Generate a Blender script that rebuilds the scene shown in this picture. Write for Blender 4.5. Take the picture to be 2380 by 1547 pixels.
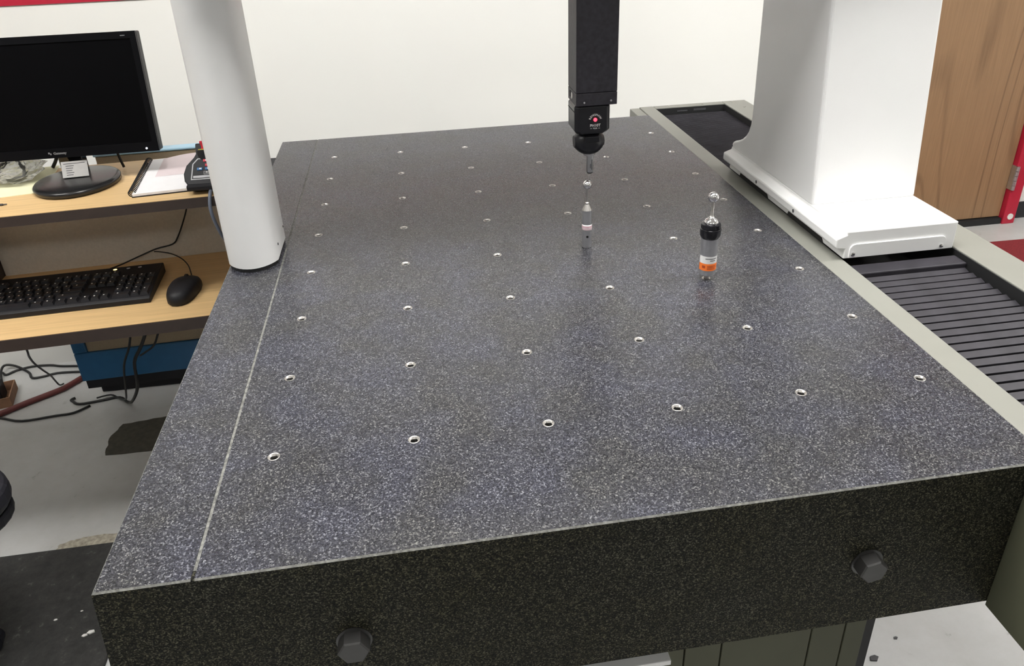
import bpy, math, random
from mathutils import Vector, Matrix
random.seed(7)
for o in list(bpy.data.objects):
    bpy.data.objects.remove(o)
S = bpy.context.scene
COL = S.collection
PI = math.pi

# ------------------------------------------------------------------ camera
cam_d = bpy.data.cameras.new('camera')
cam = bpy.data.objects.new('camera', cam_d)
COL.objects.link(cam)
cam.location = (0.19126, -0.72199, 1.42120)
cam.rotation_euler = (math.radians(63.087), math.radians(1.839), math.radians(-8.634))
cam_d.sensor_width = 36.0
cam_d.lens = 1772.242 / 2380.0 * 36.0
cam_d.shift_x = -0.005205
cam_d.shift_y = -0.056092
cam_d.clip_start = 0.02
S.camera = cam

# ------------------------------------------------------------------ world, exposure, ceiling lights
w = bpy.data.worlds.new('world')
S.world = w
w.use_nodes = True
w.node_tree.nodes['Background'].inputs[0].default_value = (0.9, 0.95, 1.0, 1)
w.node_tree.nodes['Background'].inputs[1].default_value = 0.05
S.view_settings.view_transform = 'Standard'
S.view_settings.look = 'None'
S.view_settings.gamma = 1.0
S.view_settings.use_curve_mapping = False
S.view_settings.exposure = 0.0
LIGHT_STRENGTH = 30.0
LIGHT_SPOTS = [(-1.6, 0.12, 'lamp_mid'), (0.35, 0.12, 'lamp'), (2.6, 0.12, 'lamp'), (-1.0, -2.6, 'lamp_fill'), (1.6, -2.6, 'lamp_fill')]  # last two are unseen fill panels, added to lift the front faces
FILL_STRENGTH = 8.0
MID_STRENGTH = 18.0
CEIL = 2.75

# ------------------------------------------------------------------ materials
def nodemat(name):
    m = bpy.data.materials.new(name)
    m.use_nodes = True
    nt = m.node_tree
    return m, nt, nt.nodes['Principled BSDF']

def N(nt, t, **kw):
    n = nt.nodes.new(t)
    for k, v in kw.items():
        setattr(n, k, v)
    return n

def ramp(nt, stops, interp='LINEAR'):
    r = N(nt, 'ShaderNodeValToRGB')
    r.color_ramp.interpolation = interp
    e = r.color_ramp.elements
    while len(e) > 1:
        e.remove(e[0])
    e[0].position = stops[0][0]
    e[0].color = (*stops[0][1], 1)
    for p, c in stops[1:]:
        k = e.new(p)
        k.color = (*c, 1)
    return r

def coords(nt, scale=(1, 1, 1), kind='Object'):
    tc = N(nt, 'ShaderNodeTexCoord')
    mp = N(nt, 'ShaderNodeMapping')
    mp.inputs['Scale'].default_value = scale
    nt.links.new(tc.outputs[kind], mp.inputs['Vector'])
    return mp.outputs['Vector']

def noise(nt, vec, scale, detail=2.0, rough=0.5):
    n = N(nt, 'ShaderNodeTexNoise')
    n.inputs['Scale'].default_value = scale
    n.inputs['Detail'].default_value = detail
    n.inputs['Roughness'].default_value = rough
    nt.links.new(vec, n.inputs['Vector'])
    return n

def bump(nt, b, height, strength, dist=0.001):
    bn = N(nt, 'ShaderNodeBump')
    bn.inputs['Strength'].default_value = strength
    bn.inputs['Distance'].default_value = dist
    nt.links.new(height, bn.inputs['Height'])
    nt.links.new(bn.outputs['Normal'], b.inputs['Normal'])

def mix(nt, fac, a, b, mode='MIX'):
    m = N(nt, 'ShaderNodeMix', data_type='RGBA', blend_type=mode)
    for s, v in ((0, fac), (6, a), (7, b)):
        if hasattr(v, 'links') or isinstance(v, bpy.types.NodeSocket):
            nt.links.new(v, m.inputs[s])
        elif s == 0:
            m.inputs[0].default_value = v
        else:
            m.inputs[s].default_value = (*v, 1)
    return m.outputs[2]

def plain(name, c, rough=0.5, metal=0.0, spec=0.5, var=0.08, vs=40.0, bmp=0.0, bs=300.0, emit=None, est=0.0, coat=0.0):
    m, nt, b = nodemat(name)
    v = coords(nt)
    n = noise(nt, v, vs, 3)
    lo = tuple(max(0, x * (1 - var)) for x in c)
    hi = tuple(min(1, x * (1 + var)) for x in c)
    r = ramp(nt, [(0.3, lo), (0.7, hi)])
    nt.links.new(n.outputs['Fac'], r.inputs['Fac'])
    nt.links.new(r.outputs['Color'], b.inputs['Base Color'])
    b.inputs['Roughness'].default_value = rough
    b.inputs['Metallic'].default_value = metal
    b.inputs['Specular IOR Level'].default_value = spec
    b.inputs['Coat Weight'].default_value = coat
    if bmp:
        n2 = noise(nt, v, bs, 2)
        bump(nt, b, n2.outputs['Fac'], bmp)
    if emit:
        b.inputs['Emission Color'].default_value = (*emit, 1)
        b.inputs['Emission Strength'].default_value = est
    return m

def granite_mat(name, dark, mid, light, fleck, rough, spec=0.5):
    m, nt, b = nodemat(name)
    v = coords(nt)
    vo = N(nt, 'ShaderNodeTexVoronoi')
    vo.inputs['Scale'].default_value = 760
    nt.links.new(v, vo.inputs['Vector'])
    n1 = noise(nt, v, 480, 3, 0.75)
    n2 = noise(nt, v, 13, 3)
    add = N(nt, 'ShaderNodeMath', operation='ADD')
    sep = N(nt, 'ShaderNodeSeparateColor')
    nt.links.new(vo.outputs['Color'], sep.inputs['Color'])
    h1 = N(nt, 'ShaderNodeMath', operation='MULTIPLY'); h1.inputs[1].default_value = 0.45
    nt.links.new(sep.outputs['Red'], h1.inputs[0])
    h2 = N(nt, 'ShaderNodeMath', operation='MULTIPLY'); h2.inputs[1].default_value = 0.55
    nt.links.new(n1.outputs['Fac'], h2.inputs[0])
    nt.links.new(h1.outputs[0], add.inputs[0])
    nt.links.new(h2.outputs[0], add.inputs[1])
    r = ramp(nt, [(0.28, dark), (0.46, mid), (0.64, light), (0.76, fleck)])
    nt.links.new(add.outputs[0], r.inputs['Fac'])
    r2 = ramp(nt, [(0.35, (0.95, 0.94, 0.84)), (0.65, (1.02, 1.04, 1.12))])
    nt.links.new(n2.outputs['Fac'], r2.inputs['Fac'])
    c = mix(nt, 1.0, r.outputs['Color'], r2.outputs['Color'], 'MULTIPLY')
    nt.links.new(c, b.inputs['Base Color'])
    rr = N(nt, 'ShaderNodeMapRange')
    rr.inputs['To Min'].default_value = rough - 0.07
    rr.inputs['To Max'].default_value = rough + 0.12
    nt.links.new(sep.outputs['Green'], rr.inputs['Value'])
    nt.links.new(rr.outputs['Result'], b.inputs['Roughness'])
    bump(nt, b, sep.outputs['Blue'], 0.05, 0.0003)
    b.inputs['Specular IOR Level'].default_value = spec
    return m

def wood_mat(name, c0, c1, axis='x', lines=14.0, rough=0.4, base=2.2, amount=0.6):
    # contour lines of a stretched noise give cathedral grain, fine streaks on top
    m, nt, b = nodemat(name)
    st = {'x': (0.10, 1, 1), 'z': (1, 1, 0.11)}[axis]
    v = coords(nt, st)
    nz = noise(nt, v, base, 1.5, 0.4)
    mu = N(nt, 'ShaderNodeMath', operation='MULTIPLY'); mu.inputs[1].default_value = lines * 6.283
    nt.links.new(nz.outputs['Fac'], mu.inputs[0])
    si = N(nt, 'ShaderNodeMath', operation='SINE')
    nt.links.new(mu.outputs[0], si.inputs[0])
    r = ramp(nt, [(0.0, (0, 0, 0)), (0.80, (0.04, 0.04, 0.04)), (1.0, (1, 1, 1))])
    nt.links.new(si.outputs[0], r.inputs['Fac'])
    fine = noise(nt, coords(nt, tuple(q * (0.25 if q < 1 else 1) for q in st)), 160, 4, 0.65)
    patch = noise(nt, v, 5.0, 2)
    ml = N(nt, 'ShaderNodeMath', operation='MULTIPLY')
    nt.links.new(r.outputs['Color'], ml.inputs[0])
    rp = ramp(nt, [(0.35, (0.1, 0.1, 0.1)), (0.65, (amount, amount, amount))])
    nt.links.new(patch.outputs['Fac'], rp.inputs['Fac'])
    nt.links.new(rp.outputs['Color'], ml.inputs[1])
    c = mix(nt, ml.outputs[0], c1, c0)
    r2 = ramp(nt, [(0.3, (0.84, 0.82, 0.80)), (0.7, (1.07, 1.07, 1.07))])
    nt.links.new(fine.outputs['Fac'], r2.inputs['Fac'])
    c = mix(nt, 1.0, c, r2.outputs['Color'], 'MULTIPLY')
    nt.links.new(c, b.inputs['Base Color'])
    b.inputs['Roughness'].default_value = rough
    return m

M = {}
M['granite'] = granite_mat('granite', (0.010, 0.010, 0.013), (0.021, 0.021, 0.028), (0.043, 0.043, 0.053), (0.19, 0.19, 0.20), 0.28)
M['granite_shaded_side'] = granite_mat('granite_shaded_side', (0.001, 0.001, 0.001), (0.006, 0.0058, 0.0036), (0.036, 0.034, 0.021), (0.13, 0.125, 0.085), 0.6, 0.15)  # olive side stone, its colour also darkened to match the shade there
M['granite_edge'] = plain('granite_edge', (0.13, 0.13, 0.12), 0.8, var=0.5, vs=220)
M['hole'] = plain('hole', (0.004, 0.004, 0.004), 0.8)
M['steel'] = plain('steel', (0.56, 0.54, 0.52), 0.34, 1.0, var=0.1)
M['bore'] = plain('bore', (0.20, 0.195, 0.19), 0.3, 1.0, var=0.1)
M['post_grey'] = plain('post_grey', (0.42, 0.42, 0.44), 0.33, 0.7, var=0.06, vs=90)
M['chrome'] = plain('chrome', (0.80, 0.79, 0.80), 0.06, 1.0, var=0.02)
M['satin'] = plain('satin', (0.60, 0.60, 0.61), 0.42, 1.0, var=0.06, vs=90)
M['white_paint'] = plain('white_paint', (0.79, 0.79, 0.79), 0.42, var=0.015, vs=6)
M['beige_paint'] = plain('beige_paint', (0.20, 0.20, 0.178), 0.45, var=0.03, vs=12)
M['green_paint'] = plain('green_paint', (0.075, 0.077, 0.050), 0.6, spec=0.25, var=0.05, vs=10)
M['dark_gap'] = plain('dark_gap', (0.008, 0.008, 0.009), 0.7)
M['bellows'] = plain('bellows', (0.026, 0.024, 0.030), 0.55, spec=0.3, var=0.25, vs=25)
M['ram'] = plain('ram', (0.030, 0.028, 0.037), 0.5, var=0.25, vs=120, bmp=0.05)
M['head'] = plain('head', (0.012, 0.012, 0.016), 0.30, var=0.1)
M['white_print'] = plain('white_print', (0.75, 0.75, 0.75), 0.6)
M['grey_print'] = plain('grey_print', (0.45, 0.45, 0.47), 0.5)
M['logo_print'] = plain('logo_print', (0.22, 0.22, 0.23), 0.5)
M['dark_print'] = plain('dark_print', (0.05, 0.05, 0.055), 0.6)
M['led_red'] = plain('led_red', (0.9, 0.03, 0.05), 0.3, emit=(1.0, 0.05, 0.09), est=3.0)
M['led_white'] = plain('led_white', (0.8, 0.85, 1.0), 0.3, emit=(0.8, 0.88, 1.0), est=6.0)
M['led_amber'] = plain('led_amber', (0.9, 0.6, 0.2), 0.3, emit=(1.0, 0.68, 0.25), est=3.0)
M['black_gloss'] = plain('black_gloss', (0.008, 0.008, 0.010), 0.10, var=0.05)
M['black_screen'] = plain('black_screen', (0.0015, 0.0015, 0.002), 0.5, spec=0.06)
M['bezel_black'] = plain('bezel_black', (0.004, 0.004, 0.005), 0.3, spec=0.15)
M['base_gloss'] = plain('base_gloss', (0.010, 0.010, 0.011), 0.24)
M['grey_paper'] = plain('grey_paper', (0.42, 0.41, 0.40), 0.8)
M['black_plastic'] = plain('black_plastic', (0.012, 0.012, 0.015), 0.5, spec=0.3, var=0.15, bmp=0.05)
M['key'] = plain('key', (0.020, 0.020, 0.024), 0.33, var=0.15)
M['black_cable'] = plain('black_cable', (0.008, 0.008, 0.009), 0.5)
M['grey_cable'] = plain('grey_cable', (0.13, 0.15, 0.20), 0.4)
M['red_hose'] = plain('red_hose', (0.13, 0.03, 0.028), 0.5)
M['laminate'] = wood_mat('laminate', (0.56, 0.36, 0.17), (0.68, 0.47, 0.235), 'x', 14.0, 0.42, 6.0, 0.3)
M['brown_edge'] = plain('brown_edge', (0.045, 0.030, 0.024), 0.5, var=0.1)
M['taupe'] = plain('taupe', (0.64, 0.59, 0.51), 0.75, var=0.05, vs=200, bmp=0.1, bs=900)
M['beige_fabric'] = plain('beige_fabric', (0.36, 0.29, 0.20), 0.85, var=0.06, vs=300, bmp=0.1, bs=900)
M['blue_frame'] = plain('blue_frame', (0.02, 0.115, 0.26), 0.4, var=0.05)
M['pale_blue'] = plain('pale_blue', (0.36, 0.56, 0.70), 0.4, var=0.05)
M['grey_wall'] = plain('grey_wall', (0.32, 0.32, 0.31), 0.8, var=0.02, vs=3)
M['paper'] = plain('paper', (0.82, 0.81, 0.83), 0.8, var=0.02)
M['yellow_paper'] = plain('yellow_paper', (0.72, 0.70, 0.48), 0.8, var=0.03)
M['wall_paint'] = plain('wall_paint', (0.745, 0.742, 0.715), 0.7, var=0.012, vs=3, bmp=0.03, bs=160)
M['red_paint'] = plain('red_paint', (0.42, 0.010, 0.035), 0.45, var=0.05)
M['ceiling_tile'] = plain('ceiling_tile', (0.78, 0.78, 0.76), 0.9, var=0.05, vs=120)
M['black_rubber'] = plain('black_rubber', (0.010, 0.010, 0.014), 0.5, var=0.1)
M['red_mat'] = plain('red_mat', (0.19, 0.012, 0.018), 0.9, var=0.2, vs=200, bmp=0.2, bs=700)
M['oak'] = wood_mat('oak', (0.13, 0.072, 0.036), (0.285, 0.172, 0.090), 'z', 26.0, 0.45, 1.9, 0.62)
M['estop_red'] = plain('estop_red', (0.62, 0.02, 0.05), 0.35)
M['yellow'] = plain('yellow', (0.72, 0.68, 0.08), 0.5)
M['blue_button'] = plain('blue_button', (0.02, 0.14, 0.35), 0.4)
M['orange_label'] = plain('orange_label', (0.90, 0.20, 0.03), 0.6, var=0.03)
M['pink_label'] = plain('pink_label', (0.75, 0.50, 0.56), 0.6, var=0.03)
M['cardboard'] = plain('cardboard', (0.24, 0.13, 0.075), 0.85, var=0.15)
M['worn_dark'] = plain('worn_dark', (0.06, 0.055, 0.042), 0.85, var=0.25, vs=60)
M['worn_tan'] = plain('worn_tan', (0.33, 0.30, 0.24), 0.85, var=0.35, vs=90)
M['chip'] = plain('chip', (0.68, 0.67, 0.64), 0.8)
M['chair_fabric'] = plain('chair_fabric', (0.012, 0.012, 0.018), 0.6, var=0.2, vs=200)
M['lamp'] = plain('lamp', (0.9, 0.9, 0.9), 0.5, emit=(1.0, 0.985, 0.95), est=LIGHT_STRENGTH)
M['lamp_mid'] = plain('lamp_mid', (0.9, 0.9, 0.9), 0.5, emit=(1.0, 0.985, 0.95), est=MID_STRENGTH)
M['lamp_fill'] = plain('lamp_fill', (0.9, 0.9, 0.9), 0.5, emit=(1.0, 0.985, 0.95), est=FILL_STRENGTH)

m, nt, b = nodemat('bag_plastic')
v = coords(nt)
n = noise(nt, v, 60, 4)
r = ramp(nt, [(0.35, (0.55, 0.54, 0.50)), (0.7, (0.86, 0.86, 0.83))])
nt.links.new(n.outputs['Fac'], r.inputs['Fac'])
nt.links.new(r.outputs['Color'], b.inputs['Base Color'])
b.inputs['Roughness'].default_value = 0.15
b.inputs['Transmission Weight'].default_value = 0.8
b.inputs['IOR'].default_value = 1.12
M['bag'] = m

m, nt, b = nodemat('floor_vinyl')
v = coords(nt)
n1 = noise(nt, v, 1.6, 4, 0.6)
n2 = noise(nt, v, 22, 5, 0.7)
r1 = ramp(nt, [(0.35, (0.43, 0.428, 0.42)), (0.65, (0.54, 0.545, 0.55))])
nt.links.new(n1.outputs['Fac'], r1.inputs['Fac'])
r2 = ramp(nt, [(0.24, (0.55, 0.53, 0.50)), (0.36, (0.95, 0.95, 0.94)), (0.7, (1.03, 1.03, 1.03))])
nt.links.new(n2.outputs['Fac'], r2.inputs['Fac'])
c = mix(nt, 1.0, r1.outputs['Color'], r2.outputs['Color'], 'MULTIPLY')
nt.links.new(c, b.inputs['Base Color'])
b.inputs['Roughness'].default_value = 0.3
M['floor'] = m

m, nt, b = nodemat('mat_rubber')
v = coords(nt)
vo = N(nt, 'ShaderNodeTexVoronoi'); vo.inputs['Scale'].default_value = 70
nt.links.new(v, vo.inputs['Vector'])
n1 = noise(nt, v, 45, 4, 0.7)
r = ramp(nt, [(0.3, (0.012, 0.012, 0.0115)), (0.62, (0.030, 0.0295, 0.028)), (0.75, (0.10, 0.10, 0.09))])
nt.links.new(n1.outputs['Fac'], r.inputs['Fac'])
nt.links.new(r.outputs['Color'], b.inputs['Base Color'])
b.inputs['Roughness'].default_value = 0.8
bump(nt, b, n1.outputs['Fac'], 0.4, 0.002)
M['mat_rubber'] = m

# ------------------------------------------------------------------ geometry helpers
class MB:
    def __init__(s):
        s.v, s.f, s.m = [], [], []
    def add(s, vs, fs, mi=0):
        o = len(s.v)
        s.v += [tuple(x) for x in vs]
        s.f += [tuple(o + i for i in f) for f in fs]
        s.m += [mi] * len(fs)
        return s
    def box(s, x0, x1, y0, y1, z0, z1, mi=0):
        vs = [(x0, y0, z0), (x1, y0, z0), (x1, y1, z0), (x0, y1, z0), (x0, y0, z1), (x1, y0, z1), (x1, y1, z1), (x0, y1, z1)]
        return s.add(vs, [(0, 3, 2, 1), (4, 5, 6, 7), (0, 1, 5, 4), (1, 2, 6, 5), (2, 3, 7, 6), (3, 0, 4, 7)], mi)
    def prism(s, poly, a, b, axis='z', mi=0):
        # poly of 2-D points, counter-clockwise seen from +axis; extruded from a to b along axis
        def P(p, t):
            return {'z': (p[0], p[1], t), 'x': (t, p[0], p[1]), 'y': (p[1], t, p[0])}[axis]
        n = len(poly)
        vs = [P(p, a) for p in poly] + [P(p, b) for p in poly]
        fs = [tuple(range(n - 1, -1, -1)), tuple(range(n, 2 * n))]
        fs += [(i, (i + 1) % n, n + (i + 1) % n, n + i) for i in range(n)]
        return s.add(vs, fs, mi)
    def lathe(s, prof, seg=24, c=(0, 0, 0), axis='z', mi=0, cap=True, sx=1.0, sy=1.0):
        vs, fs = [], []
        for r, z in prof:
            for k in range(seg):
                a = 2 * PI * k / seg
                p = (r * math.cos(a) * sx, r * math.sin(a) * sy, z)
                if axis == 'y':
                    p = (p[0], -z, p[1])
                vs.append((p[0] + c[0], p[1] + c[1], p[2] + c[2]))
        for i in range(len(prof) - 1):
            for k in range(seg):
                k2 = (k + 1) % seg
                fs.append((i * seg + k, i * seg + k2, (i + 1) * seg + k2, (i + 1) * seg + k))
        if cap:
            fs.append(tuple(range(seg - 1, -1, -1)))
            fs.append(tuple((len(prof) - 1) * seg + k for k in range(seg)))
        return s.add(vs, fs, mi)
    def ball(s, c, r, seg=24, rings=14, mi=0):
        prof = [(max(1e-5, r * math.sin(PI * i / rings)), -r * math.cos(PI * i / rings)) for i in range(rings + 1)]
        return s.lathe(prof, seg, c, mi=mi)
    def tube(s, pts, r, seg=8, mi=0, smooth=4):
        P = [Vector(p) for p in pts]
        if smooth > 1 and len(P) > 2:
            Q = []
            for i in range(len(P) - 1):
                p0, p1, p2, p3 = P[max(i - 1, 0)], P[i], P[i + 1], P[min(i + 2, len(P) - 1)]
                for k in range(smooth):
                    t = k / smooth
                    Q.append(0.5 * ((2 * p1) + (-p0 + p2) * t + (2 * p0 - 5 * p1 + 4 * p2 - p3) * t * t + (-p0 + 3 * p1 - 3 * p2 + p3) * t ** 3))
            Q.append(P[-1])
            P = Q
        n = len(P)
        vs, fs = [], []
        up = Vector((0, 0, 1))
        t0 = (P[1] - P[0]).normalized()
        if abs(t0.dot(up)) > 0.9:
            up = Vector((1, 0, 0))
        nrm = (up - t0 * up.dot(t0)).normalized()
        for i in range(n):
            t = (P[min(i + 1, n - 1)] - P[max(i - 1, 0)]).normalized()
            nrm = (nrm - t * nrm.dot(t)).normalized()
            bn = t.cross(nrm)
            for k in range(seg):
                a = 2 * PI * k / seg
                vs.append(P[i] + (nrm * math.cos(a) + bn * math.sin(a)) * r)
        for i in range(n - 1):
            for k in range(seg):
                k2 = (k + 1) % seg
                fs.append((i * seg + k, i * seg + k2, (i + 1) * seg + k2, (i + 1) * seg + k))
        fs.append(tuple(range(seg - 1, -1, -1)))
        fs.append(tuple((n - 1) * seg + k for k in range(seg)))
        return s.add(vs, fs, mi)
    def xf(s, mtx):
        s.v = [tuple(mtx @ Vector(p)) for p in s.v]
        return s
    def off(s, d):
        s.v = [(p[0] + d[0], p[1] + d[1], p[2] + d[2]) for p in s.v]
        return s
    def mesh(s, name, mats, smooth=False):
        me = bpy.data.meshes.new(name)
        me.from_pydata(s.v, [], s.f)
        for x in (mats if isinstance(mats, (list, tuple)) else [mats]):
            me.materials.append(M[x] if isinstance(x, str) else x)
        me.polygons.foreach_set('material_index', s.m)
        if smooth:
            me.polygons.foreach_set('use_smooth', [True] * len(me.polygons))
        me.update()
        return me
    def build(s, name, mats, parent=None, loc=(0, 0, 0), smooth=False, bevel=0.0, seg=2, auto=False):
        me = s.mesh(name, mats, smooth or auto)
        o = bpy.data.objects.new(name, me)
        COL.objects.link(o)
        o.parent = parent
        o.location = loc
        if auto:
            try:
                me.set_sharp_from_angle(angle=math.radians(35))
            except Exception:
                pass
        if bevel:
            bv = o.modifiers.new('bevel', 'BEVEL')
            bv.width = bevel
            bv.segments = seg
            bv.limit_method = 'ANGLE'
            bv.angle_limit = math.radians(40)
        return o

def inst(name, me, parent, loc, rot=(0, 0, 0)):
    o = bpy.data.objects.new(name, me)
    COL.objects.link(o)
    o.parent = parent
    o.location = loc
    o.rotation_euler = rot
    return o

def tag(o, label=None, cat=None, group=None, kind=None):
    for k, v in (('label', label), ('category', cat), ('group', group), ('kind', kind)):
        if v:
            o[k] = v
    return o

def thing(name, label, cat, loc=(0, 0, 0), rz=0.0, group=None):
    o = bpy.data.objects.new(name, None)
    o.empty_display_size = 0.05
    COL.objects.link(o)
    o.location = loc
    o.rotation_euler = (0, 0, rz)
    return tag(o, label, cat, group)

def struct(o):
    o['kind'] = 'structure'
    return o

def text_mesh(txt, size, ext=0.0002, align='CENTER'):
    cu = bpy.data.curves.new('lettering', 'FONT')
    cu.body = txt
    cu.size = size
    cu.extrude = ext
    cu.align_x = align
    cu.align_y = 'CENTER'
    cu.resolution_u = 3
    cu.offset = size * 0.022
    ob = bpy.data.objects.new('lettering', cu)
    COL.objects.link(ob)
    dg = bpy.context.evaluated_depsgraph_get()
    me = bpy.data.meshes.new_from_object(ob.evaluated_get(dg))
    bpy.data.objects.remove(ob)
    bpy.data.curves.remove(cu)
    return me

def lettering(txt, size, mtx, mat, parent, name='lettering'):
    me = text_mesh(txt, size)
    me.transform(mtx)
    me.materials.clear()
    me.materials.append(M[mat])
    o = bpy.data.objects.new(name, me)
    COL.objects.link(o)
    o.parent = parent
    return o

FRONT = Matrix.Rotation(PI / 2, 4, 'X')      # text facing -y

# ------------------------------------------------------------------ the room
WY = 2.15
WB = 1.73
XC = 1.62
X0, X1, Y0 = -2.6, 4.2, -4.6
struct(MB().box(X0, X1, Y0, WY, -0.05, 0.0).build('floor', 'floor'))
struct(MB().box(X0, X1, Y0, WY, CEIL, CEIL + 0.05).build('ceiling', 'ceiling_tile'))
wb = MB().prism([(X0 - 0.1, WB), (XC, WB), (XC, WY), (X1 + 0.1, WY), (X1 + 0.1, WY + 0.1), (X0 - 0.1, WY + 0.1)], -0.05, CEIL + 0.05)
struct(wb.build('wall_back', 'wall_paint'))
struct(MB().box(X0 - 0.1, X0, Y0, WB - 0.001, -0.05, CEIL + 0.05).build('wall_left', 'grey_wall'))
struct(MB().box(X1, X1 + 0.1, Y0, WY - 0.001, -0.05, CEIL + 0.05).build('wall_right', 'wall_paint'))
struct(MB().box(X0 - 0.1, X1 + 0.1, Y0 - 0.1, Y0 - 0.001, -0.05, CEIL + 0.05).build('wall_front', 'grey_wall'))
struct(MB().box(X0 + 0.001, XC - 0.001, WB - 0.004, WB - 0.0001, 1.172, 1.215).build('trim_1', 'red_paint'))
struct(MB().box(2.846, X1 - 0.001, WY - 0.006, WY - 0.0001, 0.0, 0.078).build('baseboard_right', 'black_rubber'))

door = thing('door_1', 'oak veneer door in a red metal frame behind the white bridge leg', 'door', (2.33, WY, 0))
struct(door)
MB().box(-0.455, 0.453, -0.03, -0.002, 0.030, 2.06).build('door_leaf', 'oak', door, bevel=0.002)
fr = MB().box(0.455, 0.514, -0.055, -0.001, 0, 2.12).box(-0.516, -0.457, -0.055, -0.001, 0, 2.12).box(-0.457, 0.455, -0.055, -0.001, 2.062, 2.12)
fr.build('door_frame', 'red_paint', door, bevel=0.003)
MB().box(-0.455, 0.453, -0.048, -0.002, 0.0, 0.026).build('threshold', 'dark_gap', door)
hg = MB()
for k in range(5):
    hg.lathe([(0.0075, 0.165 + k * 0.022), (0.0075, 0.185 + k * 0.022)], 12, (0.457, -0.060, 0))
hg.box(0.449, 0.457, -0.058, -0.032, 0.165, 0.273)
tag(hg.build('hinge', 'satin', door, auto=True), 'steel butt hinge')
MB().lathe([(0.014, 0), (0.014, 0.003)], 16, (0.487, -0.055, 0.035), axis='y').build('frame_plug', 'chip', door)

# ceiling lights, with two added fill panels behind the camera
for i, (x, y, lamp_mat) in enumerate(LIGHT_SPOTS):
    t = thing('ceiling_light', ('recessed fluorescent ceiling panel above the computer desk', 'recessed fluorescent ceiling panel above the granite table', 'recessed fluorescent ceiling panel nearest the door', 'added unseen fill panel behind the camera on the desk side', 'added unseen fill panel behind the camera on the door side')[i], 'light', (x, y, CEIL), 0, 'ceiling light panels')
    f = MB().box(-0.62, -0.60, -0.32, 0.32, -0.022, -0.001).box(0.60, 0.62, -0.32, 0.32, -0.022, -0.001)
    f.box(-0.60, 0.60, -0.32, -0.30, -0.022, -0.001).box(-0.60, 0.60, 0.30, 0.32, -0.022, -0.001)
    f.build('light_frame', 'white_paint', t)
    MB().box(-0.60, 0.60, -0.30, 0.30, -0.014, -0.002).build('diffuser', lamp_mat, t)

# ------------------------------------------------------------------ granite table
H = 0.85
GX0, GX1, GY0, GY1, GZ = -0.144, 0.845, -0.168, 1.285, 0.638
U = 0.16
SEAM = -0.0535
tbl = thing('granite_table', 'large dark grey speckled granite measuring table with steel inserts', 'table', (0.35, 0.56, GZ))
TO = (-0.35, -0.56, -GZ)
SUNK = {(3, 3), (4, 2)}
slab = MB()
ch = 0.0017
xs = [SEAM + 0.0017] + [(i + 0.5) * U for i in range(5)] + [GX1]
ys = [GY0 + ch] + [(j + 0.5) * U for j in range(7)] + [GY1]
HR = 0.0072
for i in range(6):
    for j in range(8):
        x0, x1, y0, y1 = xs[i], xs[i + 1], ys[j], ys[j + 1]
        cx, cy = i * U, j * U
        per = []
        ns = 5
        for a, bq in (((x0, y0), (x1, y0)), ((x1, y0), (x1, y1)), ((x1, y1), (x0, y1)), ((x0, y1), (x0, y0))):
            for k in range(ns):
                t = k / ns
                per.append((a[0] + (bq[0] - a[0]) * t, a[1] + (bq[1] - a[1]) * t))
        n = len(per)
        vs = [(p[0], p[1], H) for p in per]
        for p in per:
            d = math.hypot(p[0] - cx, p[1] - cy)
            vs.append((cx + (p[0] - cx) / d * HR, cy + (p[1] - cy) / d * HR, H))
        for p in vs[n:2 * n]:
            vs.append((p[0], p[1], H - 0.02))
        fs = [(k, (k + 1) % n, n + (k + 1) % n, n + k) for k in range(n)]
        fs += [(n + k, n + (k + 1) % n, 2 * n + (k + 1) % n, 2 * n + k) for k in range(n)]
        fs.append(tuple(2 * n + k for k in range(n)))
        slab.add(vs, fs)
xa = xs[0]
# chamfered front edge, seam wall, sides and underside
slab.add([(xa, GY0 + ch, H), (GX1, GY0 + ch, H), (GX1, GY0, H - ch), (xa, GY0, H - ch)], [(0, 3, 2, 1)], 2)
slab.add([(xa, GY0, H - ch), (GX1, GY0, H - ch), (GX1, GY0, GZ), (xa, GY0, GZ)], [(0, 3, 2, 1)], 1)
slab.add([(GX1, GY0, GZ), (GX1, GY1, GZ), (GX1, GY1, H), (GX1, GY0, H)], [(0, 1, 2, 3)], 1)
slab.add([(GX1, GY1, GZ), (xa, GY1, GZ), (xa, GY1, H), (GX1, GY1, H)], [(0, 1, 2, 3)], 1)
slab.add([(xa, GY0, GZ), (GX1, GY0, GZ), (GX1, GY1, GZ), (xa, GY1, GZ)], [(3, 2, 1, 0)], 1)
slab.off(TO)
so = slab.build('slab', ['granite', 'granite_shaded_side', 'granite_edge'], tbl)
# guideway strip on the left, behind a shallow scribed joint
g = MB()
gx1 = SEAM - 0.0017
xb = GX0 - 0.018
sec = [(xb, GZ), (gx1, GZ), (gx1, H), (GX0 + 0.0015, H), (GX0, H - 0.0015)]
def gp(p, y):
    return (p[0], y, p[1])
vs = [gp(p, GY0) for p in sec] + [gp(p, GY1) for p in sec]
vs[2] = (gx1, GY0 + ch, H); vs[3] = (GX0 + 0.0015, GY0 + ch, H)
vs += [(gx1, GY0, H - ch), (GX0, GY0, H - ch)]
g.add(vs, [(3, 2, 7, 8)])
g.add(vs, [(4, 3, 8, 9), (2, 3, 4, 11, 10)], 2)
g.add(vs, [(0, 1, 10, 11), (1, 6, 7, 2, 10), (0, 11, 4, 9, 5), (6, 5, 9, 8, 7), (0, 5, 6, 1)], 1)
g.off(TO)
g.build('guideway_strip', ['granite', 'granite_shaded_side', 'granite_edge'], tbl)
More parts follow.
